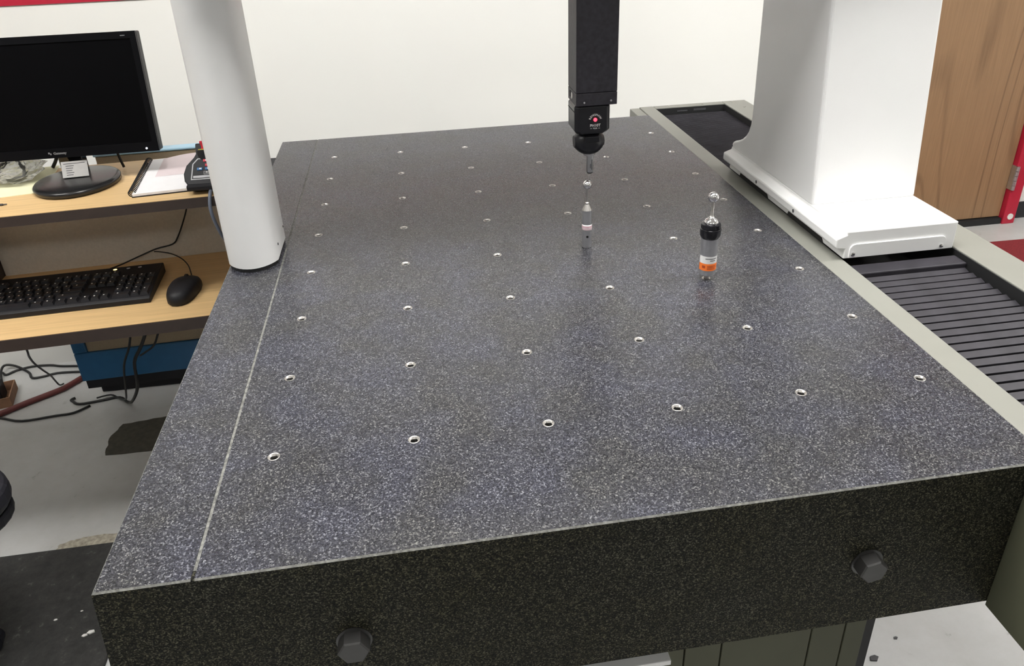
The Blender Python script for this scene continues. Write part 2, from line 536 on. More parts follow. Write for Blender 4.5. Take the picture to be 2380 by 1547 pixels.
MB().box(SEAM - 0.0017, SEAM + 0.0017, GY0 + 0.012, GY1 - 0.001, H - 0.02, H - 0.0006).off(TO).build('joint_line', 'granite_edge', tbl)
MB().box(SEAM - 0.0017, SEAM + 0.0017, GY0 + 0.0001, GY0 + 0.0119, GZ + 0.001, H - 0.0006).off(TO).build('joint_filler', 'granite_shaded_side', tbl)
# threaded inserts
ins = MB()
ins.lathe([(0.0071, -0.0005), (0.0071, 0.0003), (0.0062, 0.0005), (0.0058, 0.0003), (0.0043, -0.0014)], 24, mi=0, cap=False)
ins.lathe([(0.0043, -0.0014), (0.0039, -0.0024), (0.0042, -0.0034), (0.0039, -0.0044), (0.0042, -0.0054), (0.0039, -0.0064), (0.0039, -0.0125)], 24, mi=2, cap=False)
ins.lathe([(0.0040, -0.0121), (0.00395, -0.012)], 24, mi=1, cap=True)
ins_me = ins.mesh('insert', ['steel', 'hole', 'bore'], False)
for i in range(6):
    for j in range(8):
        inst('insert', ins_me, tbl, (i * U + TO[0], j * U + TO[1], H + TO[2]))
# hex bolts in the front face
def hex_bolt(x, z, rot):
    b = MB()
    hexp = [(0.0165 * math.cos(rot + k * PI / 3), 0.0165 * math.sin(rot + k * PI / 3)) for k in range(6)]
    vs = [(x + p[0], GY0, z + p[1]) for p in hexp] + [(x + p[0], GY0 - 0.015, z + p[1]) for p in hexp]
    vs += [(x + p[0] * 0.9, GY0 - 0.0165, z + p[1] * 0.9) for p in hexp]
    fs = [((k + 1) % 6, k, 6 + k, 6 + (k + 1) % 6) for k in range(6)] + [(6 + (k + 1) % 6, 6 + k, 12 + k, 12 + (k + 1) % 6) for k in range(6)]
    fs.append((12, 13, 14, 15, 16, 17)[::-1])
    b.add(vs, fs)
    b.lathe([(0.0185, -0.0005), (0.0185, 0.0012), (0.016, 0.0016)], 28, (x, GY0, z), axis='y')
    b.off(TO)
    o = b.build('hex_bolt', 'black_bolt', tbl)
    o['label'] = 'black hex bolt head'
M['black_bolt'] = plain('black_bolt', (0.03, 0.0295, 0.029), 0.35, 0.0, var=0.2)
hex_bolt(0.649, 0.737, 0.22)
hex_bolt(0.083, 0.736, 0.0)

# stand below the granite
st = thing('machine_stand', 'olive grey sheet metal stand under the granite table', 'stand', (0.35, 0.55, 0))
SO = (-0.35, -0.55, 0)
MB().box(0.02, 0.727, -0.085, 1.20, 0.0, GZ - 0.001).off(SO).build('stand_body', 'dark_gap', st)
for a, bb in ((0.02, 0.4745), (0.4765, 0.5245), (0.5265, 0.6485), (0.6505, 0.6965), (0.6985, 0.727)):
    MB().box(a, bb, -0.10, -0.086, 0.03, GZ - 0.002).off(SO).build('panel', 'green_paint', st, bevel=0.001)
MB().box(0.728, 0.746, -0.092, 1.10, 0.0, GZ - 0.002).off(SO).build('side_dark_strip', 'dark_gap', st)  # narrow dark strip to the right of the panels
MB().box(0.30, 0.437, -0.150, -0.1005, 0.588, 0.596).off(SO).build('bracket', 'white_paint', st, bevel=0.001)

# ------------------------------------------------------------------ guide rail cover on the right
rc = thing('rail_cover', 'long pale grey metal guide cover with black bellows along the granite edge', 'rail cover', (1.0, 0.5, 0.60))
RO = (-1.0, -0.5, -0.60)
def rpart(name, mat, *boxes, bev=0.0015):
    b = MB()
    for q in boxes:
        b.box(*q)
    return b.off(RO).build(name, mat, rc, bevel=bev)
rpart('inner_strip', 'beige_paint', (0.846, 0.886, -0.166, 1.376, 0.80, 0.8495))
rpart('outer_strip', 'beige_paint', (1.092, 1.163, -0.55, 1.376, 0.66, 0.8495))
rpart('trough_black_face', 'dark_gap', (1.0902, 1.0918, -0.165, 1.349, 0.7805, 0.8475), bev=0)  # thin black sheet over the outer strip's inner face
rpart('rear_end_plate', 'beige_paint', (0.8865, 1.0915, 1.350, 1.376, 0.66, 0.8495))
rpart('rear_black_face', 'dark_gap', (0.8868, 1.0900, 1.3480, 1.3497, 0.7805, 0.8475), bev=0)  # thin black sheet over the end plate's inner face
rpart('rear_corner_plate', 'beige_paint', (0.818, 0.8455, 1.290, 1.376, 0.62, 0.847))
rpart('trough', 'dark_gap', (0.8865, 1.0915, -0.165, 1.3495, 0.70, 0.78), (0.846, 0.8865, -0.16, 1.34, 0.70, 0.799), bev=0)
eh = MB().prism([(0.821, -0.55), (1.0915, -0.55), (1.0915, -0.166), (0.886, -0.166), (0.886, -0.1685), (0.821, -0.1685)], 0.632, 0.8495)
eh.off(RO).build('end_housing', 'green_paint', rc, bevel=0.0015)
MB().box(0.95, 0.98, 1.3470, 1.3479, 0.836, 0.840).box(0.999, 1.035, 1.3470, 1.3479, 0.836, 0.842).off(RO).build('latch', 'dark_print', rc)
# bellows folds in front of the carriage
fold = MB().prism([(0.0000, -0.024), (0.0040, -0.024), (0.0060, -0.004), (0.0055, 0.0), (-0.0054, -0.0030), (-0.0056, -0.0040)], 0.0, 0.196, 'x')
fold_me = fold.mesh('bellows_fold', 'bellows')
PITCH = 0.0192
k = 0
y = 0.293
while y > -0.15:
    inst('bellows_fold', fold_me, rc, (0.889 + RO[0], y + RO[1], 0.832 + RO[2]))
    y -= PITCH
MB().box(0.889, 1.088, 0.300, 0.332, 0.815, 0.840).off(RO).build('bellows_end_bar', 'bellows', rc, bevel=0.002)
bb = MB()
y = 0.86
while y < 1.335:
    bb.prism([(y - 0.0045, 0.822), (y + 0.0045, 0.822), (y + 0.0030, 0.833), (y - 0.001, 0.834)], 0.889, 1.088, 'x')
    y += 0.009
tag(bb.off(RO).build('rear_bellows', 'bellows', rc), 'finely pleated black rear bellows', kind='stuff')
sc_me = MB().lathe([(0.003, 0), (0.003, 0.0012), (0.002, 0.0016)], 10).mesh('cover_screw', 'steel')
for (x, y) in ((0.93, 1.363), (1.03, 1.363), (1.12, 1.363), (1.13, 1.30)):
    inst('cover_screw', sc_me, rc, (x + RO[0], y + RO[1], 0.8495 + RO[2]))

# ------------------------------------------------------------------ moving bridge
br = thing('bridge', 'white gantry bridge with slim left leg and wide right leg', 'gantry', (0.45, 0.6, H))
BO = (-0.45, -0.6, -H)
# left leg: flat inner face, rounded front
arc = []
for k in range(15):
    a = math.radians(180 + 35 + 110 * k / 14)
    arc.append((-0.1005 + 0.0507 * math.cos(a), 0.5704 + 0.0704 * math.sin(a)))
secl = arc + [(-0.0585, 0.626), (-0.069, 0.652), (-0.132, 0.652), (-0.1425, 0.626)]
MB().prism(secl, 0.857, 1.43, 'z').off(BO).build('left_leg', 'white_paint', br, auto=True)
seci = [(-0.1005 + (x + 0.1005) * 0.965, 0.575 + (y - 0.575) * 0.985) for x, y in secl]
MB().prism(seci, H + 0.0003, 0.8568, 'z').off(BO).build('air_bearing_pad', 'dark_gap', br)
lsc = MB().lathe([(0.0022, -0.0002), (0.0022, 0.0010), (0.0010, 0.0012)], 10, (0, 0, 0), axis='y')
lsc.v = [(-p[1], p[0], p[2]) for p in lsc.v]
lsc_me = lsc.mesh('leg_screw', 'dark_print')
for (y, z) in ((0.548, 0.879), (0.620, 0.882)):
    inst('leg_screw', lsc_me, br, (-0.0587 + BO[0], y + BO[1], z + BO[2]))
# right leg: foot and leaning tower
foot = [(0.884, 0.8515), (1.083, 0.8515), (1.083, 0.901), (0.885, 0.901), (0.8845, 0.8955), (0.868, 0.8895), (0.867, 0.8860), (0.867, 0.874), (0.870, 0.871), (0.884, 0.869)]
fb = MB()
n = len(foot)
vs = [(p[0], 0.335, p[1]) for p in foot] + [(p[0], 0.815, p[1]) for p in foot]
fs = [tuple(range(n)), tuple(range(2 * n - 1, n - 1, -1))] + [((i + 1) % n, i, n + i, n + (i + 1) % n) for i in range(n)]
fb.add(vs, fs)
fb.off(BO).build('right_foot', 'white_paint', br, bevel=0.002)
tw = [(0.455, 0.899), (0.814, 0.899), (0.8155, 0.910), (0.805, 0.916), (0.786, 0.923), (0.768, 0.932), (0.753, 0.943), (0.741, 0.957), (0.735, 0.972), (0.733, 0.99), (0.740, 1.24), (0.744, 1.43), (0.506, 1.43), (0.488, 1.244)]
MB().prism(tw, 0.8845, 1.0825, 'x').off(BO).build('right_leg', 'white_paint', br, bevel=0.006, seg=3)
# foot cover plate with screws, lip holes, bearing slots
pl = []
for cx_, cz_, a0 in ((1.056, 0.868, 0), (0.902, 0.868, PI / 2)):
    for k in range(5):
        a = a0 + PI / 2 * k / 4
        pl.append((cx_ + 0.010 * math.cos(a), cz_ + 0.010 * math.sin(a)))
pl += [(0.892, 0.8535), (1.066, 0.8535)]
pb = MB()
n = len(pl)
vs = [(p[0], 0.3325, p[1]) for p in pl] + [(p[0], 0.3349, p[1]) for p in pl]
pb.add(vs, [tuple(range(n - 1, -1, -1))] + [((i + 1) % n, i, n + i, n + (i + 1) % n)[::-1] for i in range(n)])
pb.off(BO).build('foot_cover', 'white_paint', br, bevel=0.0006)
for x in (0.8985, 1.058):
    MB().lathe([(0.0038, 0), (0.0038, 0.0012), (0.002, 0.0022)], 14, (x, 0.3326, 0.860), axis='y').off(BO).build('foot_screw', 'chrome', br, auto=True)
for (y0, y1) in ((0.618, 0.757), (0.40, 0.535)):
    MB().prism([(y0, 0.8518), (y1, 0.8518), (y1 - 0.004, 0.861), (y0 + 0.008, 0.861)], 0.8828, 0.8839, 'x').off(BO).build('bearing_slot', 'hole', br)
for y in (0.644, 0.486):
    hb = MB().lathe([(0.0035, 0), (0.0035, 0.0003)], 14, (0, 0, 0), axis='y')
    hb.v = [(0.867 + p[1], y + p[0], 0.880 + p[2]) for p in hb.v]
    hb.off(BO).build('lip_hole', 'dark_print', br)
# beam and carriage (above the picture)
MB().box(-0.19, 1.13, 0.59, 0.75, 1.431, 1.66).box(-0.19, 0.455, 0.42, 0.589, 1.431, 1.66).box(0.552, 1.13, 0.42, 0.589, 1.431, 1.66).off(BO).build('beam', 'white_paint', br, bevel=0.012, seg=3)
cg = MB().box(0.38, 0.63, 0.36, 0.419, 1.40, 1.74)
cg.off(BO).build('carriage_cover', 'white_paint', br, bevel=0.006)

# ------------------------------------------------------------------ vertical ram with probe head
rm = thing('probe_ram', 'black vertical ram with motorised probe head and stylus above the granite', 'probe', (0.5035, 0.5495, 0.944))
PO = (-0.5035, -0.5495, -0.944)
RX0, RX1, RY0, RY1 = 0.4685, 0.5390, 0.5175, 0.5815
ramo = MB().box(RX0, RX1, RY0, RY1, 1.1132, 1.39).off(PO).build('ram', 'ram', rm, bevel=0.0015)
cap = MB().box(RX0, RX1, RY0, RY1, 1.0915, 1.1128).off(PO).build('ram_end_block', 'ram', rm, bevel=0.001)
for (x, z) in ((0.4825, 1.0975), (0.5285, 1.0985)):
    MB().lathe([(0.0016, 0), (0.0016, 0.0006)], 10, (x, RY0, z), axis='y').off(PO).build('block_screw', 'grey_print', cap)
sb = MB().lathe([(0.0055, -0.001), (0.0055, 0.0006), (0.0035, 0.0007), (0.0034, 0.0002)], 18, axis='y')
sb.v = [(RX0 + p[1], 0.5505 + p[0], 1.103 + p[2]) for p in sb.v]
sb.off(PO).build('cap_screw', 'steel', cap, auto=True)
MB().box(RX0 - 0.0006, RX0 + 0.001, 0.5635, 0.566, 1.0985, 1.109).off(PO).build('screw_slot', 'hole', cap)
hx, hy = 0.4985, 0.552
HW, HD = 0.031, 0.031
def octo(wd, dp, c):
    return [(hx + a, hy + b_) for a, b_ in ((-wd + c, -dp), (wd - c, -dp), (wd, -dp + c), (wd, dp - c), (wd - c, dp), (-wd + c, dp), (-wd, dp - c), (-wd, -dp + c))]
def loft(secs):
    b = MB()
    n = len(secs[0][0])
    vs, fs = [], []
    for poly, z in secs:
        vs += [(p[0], p[1], z) for p in poly]
    for i in range(len(secs) - 1):
        fs += [(i * n + k, i * n + (k + 1) % n, (i + 1) * n + (k + 1) % n, (i + 1) * n + k) for k in range(n)]
    fs.append(tuple(range(n - 1, -1, -1)))
    fs.append(tuple((len(secs) - 1) * n + k for k in range(n)))
    return b.add(vs, fs)
head = loft([(octo(0.0255, 0.0265, 0.008), 1.0405), (octo(HW, HD, 0.0065), 1.0475), (octo(HW, HD, 0.0065), 1.088), (octo(HW - 0.003, HD - 0.003, 0.0065), 1.0914)])
ho = head.off(PO).build('probe_head', 'head', rm, bevel=0.0012)
MB().box(hx - HW - 0.0004, hx - HW + 0.001, hy - HD + 0.007, hy + HD - 0.007, 1.0795, 1.0805).off(PO).build('head_joint', 'hole', ho)
# lower rotating bulb: round drum about the x axis with flat sides
nb = 28
bulb = MB()
secx = [(q_ * 0.0263, max(0.42, math.sqrt(max(0.0, 1 - (q_ * 0.0263 / 0.0280) ** 2)))) for q_ in (-1, -0.94, -0.85, -0.72, -0.55, -0.3, 0, 0.3, 0.55, 0.72, 0.85, 0.94, 1)]
vs, fs = [], []
for sx_, k_ in secx:
    for q in range(nb):
        a = 2 * PI * q / nb
        vs.append((hx + sx_, hy + 0.0265 * k_ * math.cos(a), 1.0215 + 0.0245 * k_ * math.sin(a)))
for i in range(len(secx) - 1):
    for q in range(nb):
        fs.append((i * nb + q, i * nb + (q + 1) % nb, (i + 1) * nb + (q + 1) % nb, (i + 1) * nb + q))
fs.append(tuple(range(nb - 1, -1, -1)))
fs.append(tuple((len(secx) - 1) * nb + q for q in range(nb)))
bulb.add(vs, fs)
bo = bulb.off(PO).build('rotating_head', 'head', rm, auto=True)
MB().box(hx - 0.013, hx + 0.013, hy - 0.0285, hy - 0.02, 1.026, 1.036).off(PO).build('head_notch', 'black_plastic', bo, bevel=0.001)
MB().lathe([(0.0105, 0.9955), (0.0110, 0.9995), (0.0110, 1.003)], 24, (hx + 0.002, hy, 0)).off(PO).build('probe_mount', 'satin', rm, auto=True)
tp = MB().lathe([(0.0058, 0.9635), (0.0064, 0.9650), (0.0064, 0.9955)], 24, (hx + 0.003, hy, 0))
tpo = tp.off(PO).build('probe_body', 'satin', rm, auto=True)
MB().lathe([(0.0050, 0.9615), (0.0056, 0.9634)], 20, (hx + 0.003, hy, 0)).off(PO).build('probe_nose', 'black_plastic', rm)
MB().box(hx + 0.0046, hx + 0.0056, hy - 0.0068, hy - 0.0055, 0.969, 0.988).box(hx + 0.0020, hx + 0.0028, hy - 0.0069, hy - 0.006, 0.972, 0.980).off(PO).build('probe_marking', 'dark_print', tpo)
sty = MB().tube([(hx + 0.003, hy, 0.962), (hx + 0.003, hy, 0.947)], 0.0005, 8, smooth=1).ball((hx + 0.003, hy, 0.9462), 0.0011, 12, 8)
sty.off(PO).build('stylus', 'satin', rm, smooth=True)
# lettering and lamp on the head front
FY = hy - HD - 0.0003
lx, lz = hx + 0.0040, 1.0665
for i, chx in enumerate('RENISHAW'):
    a = math.radians((160, 141, 120, 106, 93, 73, 50, 24)[i])
    R_ = 0.0095
    mt = Matrix.Translation((lx + R_ * math.cos(a) + PO[0], FY + PO[1], lz - 0.001 + R_ * math.sin(a) + PO[2])) @ Matrix.Rotation(-(a - PI / 2), 4, 'Y') @ FRONT
    lettering(chx, 0.0048, mt, 'white_print', ho)
lettering('PH10T', 0.0065, Matrix.Translation((lx + PO[0], FY + PO[1], 1.0565 + PO[2])) @ FRONT, 'white_print', ho)
lettering('PLUS', 0.0032, Matrix.Translation((lx + PO[0], FY + PO[1], 1.0515 + PO[2])) @ FRONT, 'white_print', ho)
MB().box(lx - 0.0085, lx - 0.0055, FY - 0.0001, FY + 0.001, 1.0512, 1.0517).box(lx + 0.0055, lx + 0.0085, FY - 0.0001, FY + 0.001, 1.0512, 1.0517).off(PO).build('logo_dash', 'white_print', ho)
MB().lathe([(0.0032, -0.001), (0.0032, 0.0008), (0.0022, 0.0018)], 18, (lx, FY, lz), axis='y').off(PO).build('status_lamp', 'led_red', ho, smooth=True)

# ------------------------------------------------------------------ reference spheres
t1 = thing('reference_sphere', 'slim silver reference sphere post with pink and white label band', 'reference sphere', (3 * U, 3 * U, H))
MB().lathe([(0.0082, 0.0006), (0.0086, 0.001), (0.0086, 0.0705)], 32).build('body', 'post_grey', t1, auto=True)
MB().lathe([(0.0086, 0.0706), (0.0082, 0.0715), (0.0036, 0.081)], 32).build('cone', 'steel', t1, auto=True)
MB().lathe([(0.0035, 0.081), (0.0035, 0.0835), (0.0021, 0.085), (0.0019, 0.090), (0.0019, 0.1095)], 20).build('stem', 'steel', t1, auto=True)
MB().ball((0, 0, 0.1163), 0.0077, 32, 18).build('ball', 'chrome', t1, smooth=True)
lb = MB().lathe([(0.0087, 0.0325), (0.00875, 0.0325), (0.00875, 0.0445), (0.0087, 0.0445)], 32, cap=False).build('label_band', 'white_print', t1, smooth=True)
MB().lathe([(0.0088, 0.0352), (0.0088, 0.0372)], 32, cap=False).build('pink_stripe', 'pink_label', lb, smooth=True)
MB().lathe([(0.0088, 0.0385), (0.0088, 0.0425)], 32, cap=False).build('pink_stripe', 'pink_label', lb, smooth=True)
hb = MB().lathe([(0.0022, 0.0), (0.0022, 0.0004)], 14, (0, -0.0085, 0), axis='y')
hb.xf(Matrix.Translation((0, 0, 0.0225)) @ Matrix.Rotation(-0.12, 4, 'Z')).build('cross_hole', 'hole', t1)

t2 = thing('reference_sphere', 'thick silver reference sphere post with black collar and orange label', 'reference sphere', (4 * U, 2 * U, H))
MB().lathe([(0.0036, 0.0), (0.0036, 0.0100)], 20).build('thread_post', 'steel', t2, auto=True)
MB().lathe([(0.0120, 0.0097), (0.0136, 0.0105), (0.0136, 0.0735)], 36).build('body', 'post_grey', t2, auto=True)
MB().lathe([(0.0137, 0.0725), (0.0162, 0.0775), (0.0164, 0.0885), (0.0152, 0.0892)], 36).build('collar', 'black_gloss', t2, auto=True)
MB().lathe([(0.0150, 0.0893), (0.0156, 0.0899), (0.0150, 0.0960), (0.0115, 0.0975)], 36).build('collar_ring', 'black_gloss', t2, auto=True)
MB().lathe([(0.0114, 0.0970), (0.0108, 0.0995), (0.0085, 0.1030), (0.0045, 0.1055), (0.0040, 0.1070)], 32).build('dome', 'chrome', t2, smooth=True)
MB().lathe([(0.0040, 0.1068), (0.0030, 0.1085), (0.0023, 0.1095), (0.0022, 0.1315)], 20).build('stem', 'steel', t2, auto=True)
MB().ball((0, 0, 0.1394), 0.0084, 32, 18).build('ball', 'chrome', t2, smooth=True)
def wrap(z0, z1, a0, a1, r, seg=18):
    b = MB()
    vs, fs = [], []
    for k in range(seg + 1):
        a = a0 + (a1 - a0) * k / seg
        for z in (z0, z1):
            vs.append((r * math.cos(a), r * math.sin(a), z))
    for k in range(seg):
        fs.append((2 * k, 2 * k + 2, 2 * k + 3, 2 * k + 1))
    return b.add(vs, fs)
A0 = math.radians(-92)
wl = wrap(0.0315, 0.0440, A0 - 1.5, A0 + 1.35, 0.01375).build('white_label', 'white_print', t2, smooth=True)
ol = wrap(0.0190, 0.0315, A0 - 1.5, A0 + 1.35, 0.01375).build('orange_label', 'orange_label', t2, smooth=True)
lt = MB()
for z, a, bq in ((0.0395, -0.65, 0.75), (0.0362, -0.1, 0.55)):
    q = wrap(z, z + 0.0012, A0 + a, A0 + bq, 0.01382)
    lt.add(q.v, q.f)
lt.build('label_print', 'dark_print', wl)
lt = MB()
for z, a, bq in ((0.0235, -1.0, -0.6), (0.0270, -0.4, 0.9), (0.0245, -0.4, 0.8), (0.0220, -0.4, 0.6)):
    q = wrap(z, z + (0.0045 if a < -0.9 else 0.0011), A0 + a, A0 + bq, 0.01382)
    lt.add(q.v, q.f)
M['orange_print'] = plain('orange_print', (0.40, 0.06, 0.015), 0.6)
lt.build('label_print', 'orange_print', ol)

# ------------------------------------------------------------------ desk with keyboard
ZD, ZS = 0.65, 0.887
R1 = math.radians(2.75)
dk = thing('computer_desk', 'light wood laminate desk with dark brown edge beside the granite', 'desk', (-0.175, 0.7425, 0), R1)
MB().box(-1.5, 0.0, 0.002, 0.355, ZD - 0.027, ZD).build('desk_top', 'laminate', dk)
MB().box(-1.5, 0.0, -0.001, 0.0019, ZD - 0.027, ZD - 0.0006).build('front_edge_band', 'brown_edge', dk)
MB().box(-1.45, -1.42, 0.03, 0.34, 0.0, ZD - 0.0275).build('leg_panel', 'brown_edge', dk)
MB().box(-0.06, -0.03, 0.20, 0.34, 0.0, ZD - 0.0275).build('leg_panel', 'brown_edge', dk)
MB().box(-1.40, -0.60, 0.16, 0.21, 0.585, ZD - 0.028).build('cable_tray', 'blue_frame', dk)

R2 = math.radians(3.6)
sh = thing('monitor_shelf', 'raised light wood monitor shelf with taupe back panel on the desk', 'shelf', (-0.175, 0.805, ZD + 0.0003), R2)
MB().box(-1.25, 0.0, 0.002, 0.300, ZS - ZD - 0.021, ZS - ZD).build('shelf_board', 'laminate', sh)
MB().box(-1.25, 0.0, -0.001, 0.0019, ZS - ZD - 0.021, ZS - ZD - 0.0006).build('front_edge_band', 'brown_edge', sh)
MB().box(-0.588, 0.0, 0.268, 0.284, 0.0, ZS - ZD - 0.0215).build('back_panel', 'taupe', sh)
MB().box(-0.618, -0.590, 0.22, 0.284, 0.0, ZS - ZD - 0.0215).build('side_support', 'brown_edge', sh)

pt = thing('office_partition', 'low beige fabric partition with blue metal frame behind the desk', 'partition', (-0.45, 1.128, 0), math.radians(1.9))
MB().box(-0.25, 0.28, 0.004, 0.026, 0.376, 0.66).build('fabric_panel', 'beige_fabric', pt)
MB().box(-0.285, 0.28, -0.002, 0.032, 0.290, 0.3755).build('bottom_rail', 'blue_frame', pt, bevel=0.003)
MB().box(-0.285, -0.2505, -0.002, 0.032, 0.3765, 0.66).build('frame_post', 'blue_frame', pt, bevel=0.003)
MB().box(-0.095, 0.28, 0.0, 0.03, 0.661, 0.8915).build('upper_fabric_panel', 'beige_fabric', pt)
MB().box(-0.10, 0.285, -0.002, 0.032, 0.892, 0.8985).build('top_rail', 'pale_blue', pt, bevel=0.003)
for x in (0.12, 0.25):
    MB().box(x - 0.02, x + 0.02, -0.07, 0.10, 0.0, 0.03).box(x - 0.012, x + 0.012, 0.004, 0.026, 0.0301, 0.2895).build('foot', 'black_plastic', pt)
MB().box(-0.28, 0.28, 0.006, 0.024, 0.262, 0.2895).build('under_rail_strip', 'black_plastic', pt)  # thin black strip just below the bottom rail
cbn = thing('shade_cabinet', 'low black cabinet added behind the blue framed partition to shade the floor', 'cabinet', (-0.515, 1.612, 0.0002))  # guessed from a black area, added to keep wall bounce off the floor
MB().box(-0.37, 0.37, -0.100, 0.10, 0.0, 0.68).build('cabinet_body', 'black_plastic', cbn, bevel=0.003)
for x in (-0.185, 0.185):
    cd_ = MB().box(x - 0.183, x + 0.183, -0.116, -0.101, 0.03, 0.67).build('cabinet_door', 'black_plastic', cbn, bevel=0.002)
    MB().box(x * 0.25 - 0.005, x * 0.25 + 0.005, -0.128, -0.1165, 0.40, 0.50).build('handle', 'dark_print', cd_, bevel=0.002)

# keyboard
kb = thing('keyboard', 'black full size computer keyboard on the desk', 'keyboard', (-0.621, 0.892, ZD + 0.0004), math.radians(2.6))
KW, KD = 0.219, 0.077
prof = [(-KD, 0.0), (KD, 0.0), (KD, 0.023), (KD - 0.004, 0.025), (-KD + 0.006, 0.0145), (-KD, 0.011)]
kbody = MB().prism(prof, -KW, KW, 'x').build('keyboard_case', 'black_plastic', kb, bevel=0.0015)
def kz(y):
    return 0.0145 + (y + KD - 0.006) / (2 * KD - 0.010) * 0.0105
SLOPE = math.atan2(0.0105, 2 * KD - 0.010)
_keys = {}
def key(xc, yc, wu, hu=1.0):
    kk = (round(wu, 2), round(hu, 2))
    if kk not in _keys:
        wx, wy = wu * 0.0190 / 2 - 0.0007, hu * 0.0185 / 2 - 0.0007
        tx, ty = wx - 0.0024, wy - 0.0024
        vs = [(-wx, -wy, 0), (wx, -wy, 0), (wx, wy, 0), (-wx, wy, 0), (-tx, -ty, 0.0065), (tx, -ty, 0.0065), (tx, ty, 0.0065), (-tx, ty, 0.0065)]
        vs += [(-tx * 0.7, -ty * 0.7, 0.0060), (tx * 0.7, -ty * 0.7, 0.0060), (tx * 0.7, ty * 0.7, 0.0060), (-tx * 0.7, ty * 0.7, 0.0060)]
        b = MB().add(vs, [(0, 1, 5, 4), (1, 2, 6, 5), (2, 3, 7, 6), (3, 0, 4, 7), (4, 5, 9, 8), (5, 6, 10, 9), (6, 7, 11, 10), (7, 4, 8, 11), (8, 9, 10, 11)])
        b.add([(-tx * 0.55, ty * 0.15, 0.00605), (-tx * 0.55 + 0.0028, ty * 0.15, 0.00605), (-tx * 0.55 + 0.0028, ty * 0.15 + 0.0032, 0.00615), (-tx * 0.55, ty * 0.15 + 0.0032, 0.00615)], [(0, 1, 2, 3)], 1)  # legend mark, whitened so it also stands for the key's glint
        _keys[kk] = b.mesh('key', ['key', 'white_print'])
    inst('key', _keys[kk], kb, (xc, yc, kz(yc) - 0.0005), (SLOPE, 0, 0))
RY = [0.040, 0.0165, -0.002, -0.0205, -0.039, -0.0575]
KX0 = -KW + 0.007
def rowkeys(row, x, ws):
    for wu in ws:
        if wu > 0:
            key(KX0 + (x + wu / 2) * 0.019, RY[row], wu)
        x += abs(wu)
rowkeys(0, 0, [1, -1, 1, 1, 1, 1, -0.5, 1, 1, 1, 1, -0.5, 1, 1, 1, 1])
rowkeys(1, 0, [1] * 13 + [2])
rowkeys(2, 0, [1.5] + [1] * 12 + [1.5])
rowkeys(3, 0, [1.75] + [1] * 11 + [2.25])
rowkeys(4, 0, [2.25] + [1] * 10 + [2.75])
rowkeys(5, 0, [1.25, 1.25, 1.25, 6.25, 1.25, 1.25, 1.25, 1.25])
for r_ in (0, 1, 2):
    rowkeys(r_, 15.25, [1, 1, 1])
rowkeys(4, 16.25, [1])
rowkeys(5, 15.25, [1, 1, 1])
rowkeys(1, 18.5, [1, 1, 1, 1])
rowkeys(2, 18.5, [1, 1, 1])
rowkeys(3, 18.5, [1, 1, 1])
rowkeys(4, 18.5, [1, 1, 1])
rowkeys(5, 18.5, [2, 1])
key(KX0 + 22.0 * 0.019, (RY[2] + RY[3]) / 2, 1, 2)
key(KX0 + 22.0 * 0.019, (RY[4] + RY[5]) / 2, 1, 2)
for i, x in enumerate((18.9, 20.4, 21.7)):
    yq = 0.0635
    MB().lathe([(0.0028, -0.001), (0.0028, 0.0006), (0.0015, 0.001)], 12, (KX0 + x * 0.019 - 0.03, yq, kz(yq)), sx=1.5).build('indicator_lamp', 'led_amber' if i == 0 else 'grey_print', kb, smooth=True)

# mouse
ms = thing('computer_mouse', 'black wired mouse on the desk right of the keyboard', 'mouse', (-0.334, 0.850, ZD + 0.0004), math.radians(-4))
nb_, nr = 32, 9
vs, fs = [], []
def mouse_r(a):
    c_, s_ = math.cos(a), math.sin(a)
    rx_ = 0.031 * (1.0 + 0.06 * s_)
    ry_ = 0.059
    e = 2.5
    return 1.0 / ((abs(c_) / rx_) ** e + (abs(s_) / ry_) ** e) ** (1 / e)
lv = [(0.94, 0.0), (1.0, 0.004), (1.0, 0.012), (0.965, 0.019), (0.90, 0.0245), (0.78, 0.029), (0.60, 0.0325), (0.38, 0.035), (0.15, 0.0362), (0.001, 0.0365)]
for k_, z in lv:
    for q in range(nb_):
        a = 2 * PI * q / nb_
        r_ = mouse_r(a) * k_
        x, y = r_ * math.cos(a), r_ * math.sin(a)
        zz = z * (1.0 - 0.28 * max(0, (y + 0.01) / 0.07) ** 1.5)
        vs.append((x, y, zz))
for i in range(len(lv) - 1):
    for q in range(nb_):
        fs.append((i * nb_ + q, i * nb_ + (q + 1) % nb_, (i + 1) * nb_ + (q + 1) % nb_, (i + 1) * nb_ + q))
fs.append(tuple(range(nb_ - 1, -1, -1)))
MB().add(vs, fs).build('mouse_body', 'black_plastic', ms, smooth=True)
wh = MB()
for k in range(1):
    prof = [(0.0085, -0.003), (0.0095, -0.002), (0.0095, 0.002), (0.0085, 0.003)]
    wh.lathe(prof, 18)
    wh.xf(Matrix.Translation((0, 0.030, 0.0245)) @ Matrix.Rotation(PI / 2, 4, 'Y'))
wh.build('scroll_wheel', 'black_rubber', ms, auto=True)
MB().box(-0.0035, 0.0035, 0.052, 0.066, 0.006, 0.013).build('cord_relief', 'black_plastic', ms, bevel=0.002)

